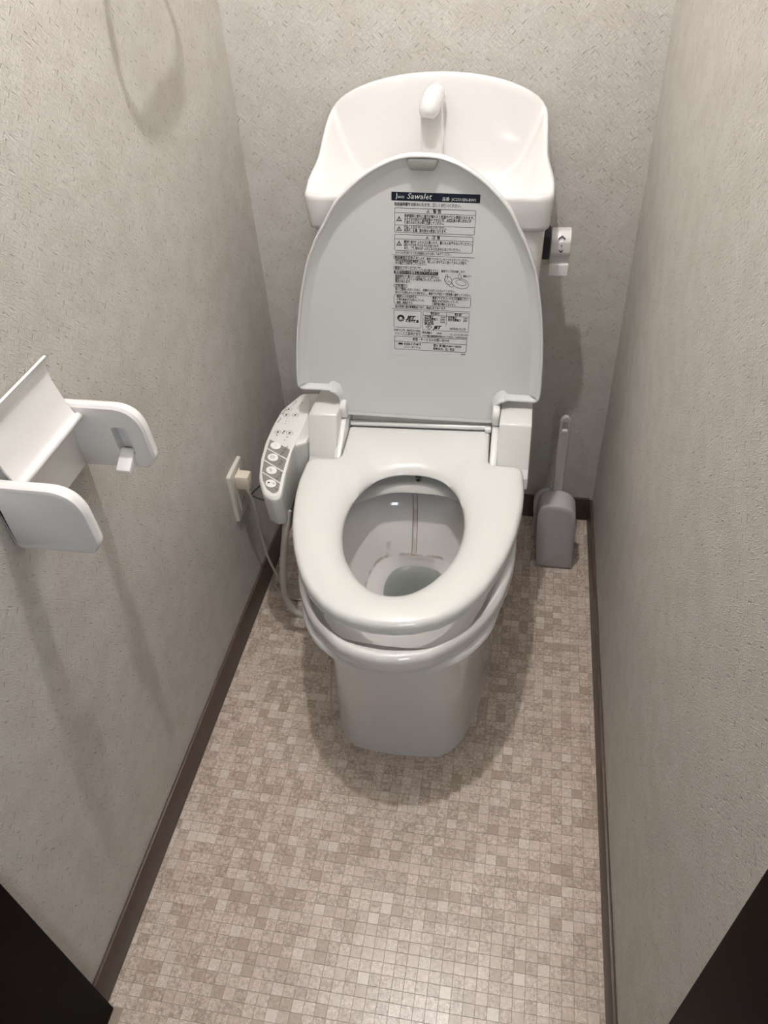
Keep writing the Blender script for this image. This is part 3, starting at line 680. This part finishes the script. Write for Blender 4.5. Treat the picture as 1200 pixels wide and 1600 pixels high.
# diamond mark, round mark and JET letters
x0, yy = S2(.475, .875); 
def dia(s, k):
    T1 = [(x0-s, yy), (x0, yy-s), (x0+s, yy), (x0, yy+s)]; T2 = [(x0+(a-x0)*k, yy+(b-yy)*k) for a, b in T1]
    va = [pr.verts.new((a, b, Z1)) for a, b in T1]; vb = [pr.verts.new((a, b, Z1)) for a, b in T2]
    for i in range(4): pr.faces.new((va[i], va[(i+1) % 4], vb[(i+1) % 4], vb[i]))
dia(.0060, .78); tx('P', .462, .488, .875, .0060); tx('JET', .535, .645, .877, .0095, bold=.0005, shear=.3); tx('NATEUKI CO.,LTD.', .74, .945, .880, .0058)
x0, yy = S2(.118, .825)
def disc(r, mi, z): vs = [pr.verts.new((x0+r*math.cos(k*PI/12), yy+r*math.sin(k*PI/12), z)) for k in range(24)]; fc = pr.faces.new(vs); fc.material_index = mi
disc(.0070, 0, Z1); disc(.0028, 3, Z1+.0002)
for k in range(3): quad(.118-.040, .829+k*.006, .118+.040, .8305+k*.006, 3, Z1+.0002)
tx('JET', .195, .315, .820, .0095, bold=.0005, shear=.3); tx('適合試験品', .18, .345, .842, .0062, bold=.0003)
tx('NCM CO.,LTD.   MADE IN KOREA', .03, .37, .905, .0056); tx('ジャニス工業株式会社', .035, .375, .928, .0086, bold=0)
tx('最終消電力        300W', .39, .64, .915, .0056); tx('-01  JCS331EN-BW', .74, .98, .918, .0056, bold=0); tx('プラグの電圧 温度調節器交換取り外してください。  S1-JANTIS (AC-100)', .39, .965, .936, .0046)
frame(.035, .945, .965, 1.034); line(.035, .965, .981)
tx('修理・サービスのお問い合わせ', .27, .745, .963, .0072, bold=.0001)
quad(.09, .989, .145, 1.002, 0); tx('0120-117-817', .16, .385, .996, .0066, bold=.0003); tx('(フリーダイヤル)', .16, .38, 1.018, .0056); tx('受付時間/9:00〜18:00', .54, .90, .998, .0062, bold=.0002); tx('定休日/土、日、祝日', .54, .81, 1.019, .0058, bold=.0002)
tx('020804', .90, .955, 1.048, .0048, bold=.0001)
# drawing of a seat with hands
def ovr(u, v, rx, ry, rot, w):
    x, y = S2(u, v); a = ell(x, y, rx, ry, 26, rot); b = ell(x, y, rx-w, ry-w, 26, rot); va = [pr.verts.new((p.x, p.y, Z1)) for p in a]; vb = [pr.verts.new((p.x, p.y, Z1)) for p in b]
    for i in range(26): pr.faces.new((va[i], va[(i+1) % 26], vb[(i+1) % 26], vb[i]))
ovr(.835, .578, .0160, .0098, -.25, .0007); ovr(.845, .574, .0100, .0050, -.25, .0006); ovr(.69, .562, .0066, .0085, .5, .0008); ovr(.715, .585, .0075, .0040, -.7, .0007); ovr(.825, .535, .0030, .0060, .2, .0007); ovr(.665, .545, .0024, .0070, -.2, .0006)
tx('着座センサー', .865, .965, .530, .0052, bold=.0001)
T(obj('sticker_print', pr, [M_black, M_navy, M_white, M_paper], lab, smooth=False, recalc=False), Matrix.Identity(4))

# water hose and cords of the bidet seat
bm = nb(); tube(bm, [(-.262, -.415, .335), (-.2690, -.430, .290), (-.2870, -.430, .200), (-.2980, -.430, .120), (-.2985, -.425, .065), (-.286, -.424, .032), (-.262, -.424, .022), (-.225, -.40, .020), (-.17, -.36, .020)], .0078, 12, 50)
obj('water_hose', bm, M_hose, seat_t)
bm = nb(); tube(bm, [(.205, -.10, .385), (.2184, -.15, .3811), (.2262, -.152, .3681), (.2209, -.15, .3472), (.206, -.12, .338)], .0012, 8, 24); obj('wire_loop', bm, M_cord, seat_t)

# ------------------------------------------------------------------ outlet, plug and cord on the left wall
t = thing('wall_outlet', 'cream outlet plate low on the left wall beside the toilet', 'outlet', (-XW, -.360, .275))
bm = nb(); L = rpoly([(-.038, .0, .005), (.038, 0, .005), (.038, .122, .005), (-.038, .122, .005)]); slab(bm, L, -.0002, .008, .003, 'yz', 0); obj('cover_plate', bm, M_plate, t)
bm = nb(); L = rpoly([(-.018, .016, .003), (.018, .016, .003), (.018, .106, .003), (-.018, .106, .003)]); slab(bm, L, .007, .0098, .001, 'yz', 0); obj('socket_insert', bm, M_plate, t)
bm = nb(); box(bm, .0096, .0101, -.006, -.004, .030, .038); box(bm, .0096, .0101, .004, .006, .030, .038); obj('socket_slots', bm, M_black, t, smooth=False)
t = thing('power_plug', 'cream power plug and cord in the left wall outlet', 'plug', (-.379, -.372, .372))
bm = nb(); box(bm, .0, .030, -.012, .014, -.0175, .0165, .004); pb = obj('plug_body', bm, M_plug, t)
bm = nb(); tube(bm, [(.018, 0, -.016), (.020, .001, -.028), (.021, .003, -.036)], lambda s: .0052-.002*s, 10, 8); obj('strain_relief', bm, M_plug, t)
bm = nb(); o0 = Vector((-.379, -.372, .372))
pts = [(-.359, -.370, .340), (-.3560, -.368, .315), (-.3575, -.358, .262), (-.3650, -.345, .190), (-.362, -.338, .110), (-.350, -.335, .045), (-.335, -.345, .010), (-.300, -.365, .005), (-.255, -.345, .005), (-.20, -.30, .005), (-.17, -.28, .005)]
tube(bm, [Vector(p)-o0 for p in pts], .0030, 8, 70); obj('cord', bm, M_cord, t)
bm = nb(); pts = [(-.300, -.27, .330), (-.340, -.30, .318), (-.3690, -.332, .303), (-.366, -.335, .296), (-.335, -.335, .290), (-.300, -.30, .300)]
tube(bm, pts, .0016, 8, 40)
o = obj('ground_wire', bm, M_bcable); o['label'] = 'thin black wire loop between outlet and control arm'; o['category'] = 'wire'
bm = nb(); pts = [(-.20, -.34, .004), (-.27, -.362, .004), (-.325, -.352, .004), (-.358, -.335, .004), (-.366, -.320, .005), (-.345, -.312, .004), (-.28, -.318, .004), (-.19, -.30, .004)]
tube(bm, pts, .0028, 8, 60); o = obj('floor_cord', bm, M_cord); o['label'] = 'thin grey cord looped on the floor behind the hose'; o['category'] = 'cord'

# ------------------------------------------------------------------ toilet brush in its holder
t = thing('brush_holder', 'grey plastic arched brush holder in the right back corner', 'brush holder', (.300, -.145, 0))
def arch(hw, H, sk): 
    pts = [(-hw, 0, .002), (-hw*1.02+sk*.5, H*.45), (-hw*1.0+sk*.85, H-.043), (-hw*.86+sk*.92, H-.020), (-hw*.50+sk, H-.005), (sk, H), (hw*.50+sk, H-.005), (hw*.86+sk*.92, H-.020), (hw*1.0+sk*.85, H-.043), (hw*1.02+sk*.5, H*.45), (hw, 0, .002)]
    c = cr([Vector(p[:2]) for p in pts], 48); return c
def shell(bm, hw, H, sk, y0, y1, th, bul):
    A = arch(hw, H, sk)
    loops = []
    for d, yy in ((th, y0), (.0, y0), (.0, y1+.004), (.0015, y1), ):
        L = offs(A, d); loops.append([Vector((p.x, yy-(bul*(1-(p.x/hw)**2) if yy < (y0+y1)/2 else 0)*(1 if y1 < y0 else 0), max(p.y, .0))) for p in L])
    loft(bm, loops); return bm
bm = nb(); A = arch(.0435, .205, -.010)
def sect(d, yf, bul): return [Vector((p.x, yf-bul*(1-min(1, (p.x/.044)**2)), max(0.0006, p.y))) for p in offs(A, d)]
loft(bm, [sect(0, .010, 0), sect(0, -.020, .002), sect(0, -.0330, .006), sect(.0008, -.0352, .008), sect(.003, -.0362, .009), sect(.012, -.037, .0095)], True, True)
obj('front_shell', bm, M_brush, t)
bm = nb(); B2 = arch(.0430, .190, -.018)
def sect2(d, yf): return [Vector((p.x-.003, yf, max(0.0006, p.y))) for p in offs(B2, d)]
loft(bm, [sect2(.003, .040), sect2(0, .038), sect2(0, .024), sect2(.003, .022)]); obj('back_shell', bm, M_brush, t)
t = thing('toilet_brush', 'grey toilet brush standing upright in the arched holder', 'brush', (.289, -.129, .175), (0, 0, 0))
bm = nb()
outer = [(-.0125, -.13), (-.0122, .0), (-.0110, .065), (-.0105, .085), (-.0118, .10), (-.0122, .205), (-.0118, .222), (-.007, .232), (0, .235), (.007, .232), (.0118, .222), (.0120, .205), (.0118, .10), (.0115, .085), (.0120, .065), (.0130, .0), (.0130, -.13)]
L = [Vector(p) for p in outer]
hl = rpoly([(-.0062, .198, .002), (.0062, .198, .002), (.0062, .222, .005), (-.0062, .222, .005)], 4)
# handle with a real hanging slot: bridge outline to slot
def holed(bm, O, H, a, b, bev):
    n_ = 96; O = even([p.copy() for p in O]+[O[0].copy()], n_+1)[:-1]; c0 = sum(H, Vector((0, 0)))/len(H)
    Hs = []
    for p in O:
        d = (p-c0).normalized(); best = None
        for i in range(len(H)):
            pp, r = H[i]-c0, H[(i+1) % len(H)]-H[i]; den = d.x*r.y-d.y*r.x
            if abs(den) < 1e-12: continue
            tt = (pp.x*r.y-pp.y*r.x)/den; uu = (pp.x*d.y-pp.y*d.x)/den
            if tt > 0 and -1e-6 <= uu <= 1.000001: best = tt
        Hs.append(c0+d*best)
    s = 1 if b > a else -1
    rg = loft(bm, [to3(Hs, b, 'xz'), to3(offs(O, bev), b, 'xz'), to3(O, b-s*bev, 'xz'), to3(O, a+s*bev, 'xz'), to3(offs(O, bev), a, 'xz'), to3(Hs, a, 'xz')], False, False)
    A_, B_ = rg[-1], rg[0]
    for i in range(n_): bm.faces.new((A_[i], A_[(i+1) % n_], B_[(i+1) % n_], B_[i]))
holed(bm, L, hl, .005, -.005, .0018)
hd = obj('handle', bm, M_brushh, t)
bm = nb(); slab(bm, rpoly([(-.0075, .20, .003), (.0075, .20, .003), (.0075, .2005, .0), (-.0075, .2005, 0)], 2), -.0052, -.0058, 0, 'xz')
bm.free()
bm = nb(); box(bm, -.0062, .0062, -.0056, .002, .1935, .1985, .0008); obj('slot_lip', bm, M_hold, hd)
bm = nb(); slab(bm, rpoly([(-.021, -.12, .002), (-.0175, -.12, .002), (-.0155, .055, .001), (-.0125, .085, .001), (-.0128, .075), (-.014, .03)], 3), -.003, .003, .0005, 'xz'); obj('handle_clip', bm, M_brushh, t)
bm = nb(); tube(bm, [(0, 0, -.165), (0, 0, -.12), (0, 0, -.09)], lambda s: .0042, 14, 10); obj('brush_head', bm, M_hold, t)

# ------------------------------------------------------------------ paper holder on the left wall (empty)
t = thing('paper_holder', 'empty white toilet paper holder with lifted flap on the left wall', 'paper holder', (-XW, -.875, .745))
def armpoly(): return rpoly([(.000, .006, .004), (.006, -.001, .010), (.101, .000, .012), (.1130, .016, .016), (.1080, .0945, .075), (.000, .0955, .003)], 16)
RA = armpoly()
# near arm (solid), far arm with a window for the spring tab
bm = nb(); slab(bm, RA, -.090, -.072, .0065, 'xz'); na = obj('arm', bm, M_hold, t)
bm = nb(); WIN = rpoly([(.0660, .0220, .003), (.0880, .0220, .003), (.0860, .0640, .004), (.0640, .0640, .004)], 4)
def arm_win(bm, O, H, a, b, depth, bev):
    n_ = 128; O = even([p.copy() for p in O]+[O[0].copy()], n_+1)[:-1]; c0 = sum(H, Vector((0, 0)))/len(H); Hs = []
    for p in O:
        d = (p-c0).normalized(); best = .01
        for i in range(len(H)):
            pp, r = H[i]-c0, H[(i+1) % len(H)]-H[i]; den = d.x*r.y-d.y*r.x
            if abs(den) < 1e-12: continue
            tt = (pp.x*r.y-pp.y*r.x)/den; uu = (pp.x*d.y-pp.y*d.x)/den
            if tt > 0 and -1e-6 <= uu <= 1.000001: best = tt
        Hs.append(c0+d*best)
    loft(bm, [to3(Hs, a+depth, 'xz'), to3(Hs, a, 'xz'), to3(offs(O, bev*.5), a, 'xz'), to3(O, a+bev*.5, 'xz'), to3(O, b-bev, 'xz'), to3(offs(O, bev*.3), b-bev*.3, 'xz'), to3(offs(O, bev), b, 'xz')])
arm_win(bm, RA, WIN, .074, .092, .014, .0065); fa = obj('arm', bm, M_hold, t)
for arm_o, s, y0 in ((fa, -1, .082), (na, 1, -.075)):
    bm = nb(); pr2 = [(y0, .0275), (y0+s*.004, .0275), (y0+s*.029, .0115), (y0+s*.0295, .0065), (y0+s*.010, .003), (y0, .006)]
    slab(bm, rpoly([(a, b, .0015) for a, b in pr2], 3), .0655, .0850, .0012, 'yz'); obj('spring_tab', bm, M_hold, arm_o)
bm = nb(); slab(bm, rpoly([(.000, -.001, .002), (.012, .001, .003), (.010, .030, .02), (.0125, .085, .01), (.000, .0955, .002)], 5), -.073, .075, .001, 'xz'); obj('back_plate', bm, M_hold, t)
# lifted flap: curved sheet hinged between the arms
pth = cr([Vector((.0260, .0800)), Vector((.0225, .0830)), Vector((.0200, .0880)), Vector((.0150, .102)), Vector((.0105, .120)), Vector((.0072, .134)), Vector((.0065, .148)), Vector((.0090, .158)), Vector((.0130, .166))], 24)
th = .0030; up = []; dn = []
for i, p in enumerate(pth):
    tg = (pth[min(i+1, 23)]-pth[max(i-1, 0)]).normalized(); nn = Vector((tg.y, -tg.x)); up.append(p+nn*th/2); dn.append(p-nn*th/2)
bm = nb(); L = up+dn[::-1]; loft(bm, [to3(L, -.069, 'xz'), to3(L, .0725, 'xz')]); fl = obj('flap', bm, M_hold, t, angle=40)
bm = nb(); tube(bm, [(.0265, -.0725, .0800), (.0265, .0, .0800), (.0265, .0745, .0800)], .0052, 12, 6); obj('flap_hinge', bm, M_hold, t)

# ------------------------------------------------------------------ towel ring above the frame (its shadow falls on the left wall) and the ceiling lamp
t = thing('towel_ring', 'pale towel ring on the left wall above the frame, casting the looped shadow', 'towel ring', (0, 0, 0))
ringp_ = [(168, -.426, 1.348), (0, -.434, 1.322), (0, -.447, 1.286), (0, -.449, 1.252), (0, -.436, 1.230), (0, -.411, 1.2195), (0, -.352, 1.226), (0, -.302, 1.234), (0, -.268, 1.252), (0, -.255, 1.279), (0, -.267, 1.307), (0, -.286, 1.330), (0, -.33, 1.352), (0, -.38, 1.356)]
pts = [Vector((-.335-.22*(z-1.22)*.6 if z > 1.22 else -.335, y, z)) for _, y, z in ringp_]; pts.append(pts[0])
def rad(s): return .0052+.0042*math.exp(-((s-.40)/.11)**2)
bm = nb(); tube(bm, pts, rad, 10, 80); obj('ring', bm, M_towel, t)
bm = nb(); tube(bm, [(-XW, -.355, 1.354), (-.352, -.355, 1.352)], .014, 16, 4); obj('bracket', bm, M_towel, t)
t = thing('ceiling_light', 'round ceiling lamp with a bare lit bulb', 'lamp', (LAMP_POS[0], LAMP_POS[1], ZC))
bm = nb(); slab(bm, ell(0, 0, .055, .055, 40), 0, -.025, .006); obj('base', bm, M_hold, t)
bm = nb(); tube(bm, [(0, 0, -.022), (0, 0, -.110)], .017, 20, 5); obj('socket', bm, M_hold, t)
bm = nb(); bmesh.ops.create_uvsphere(bm, u_segments=24, v_segments=16, radius=LAMP_R); obj('bulb', bm, M_glow, t, loc=(0, 0, LAMP_POS[2]-ZC))
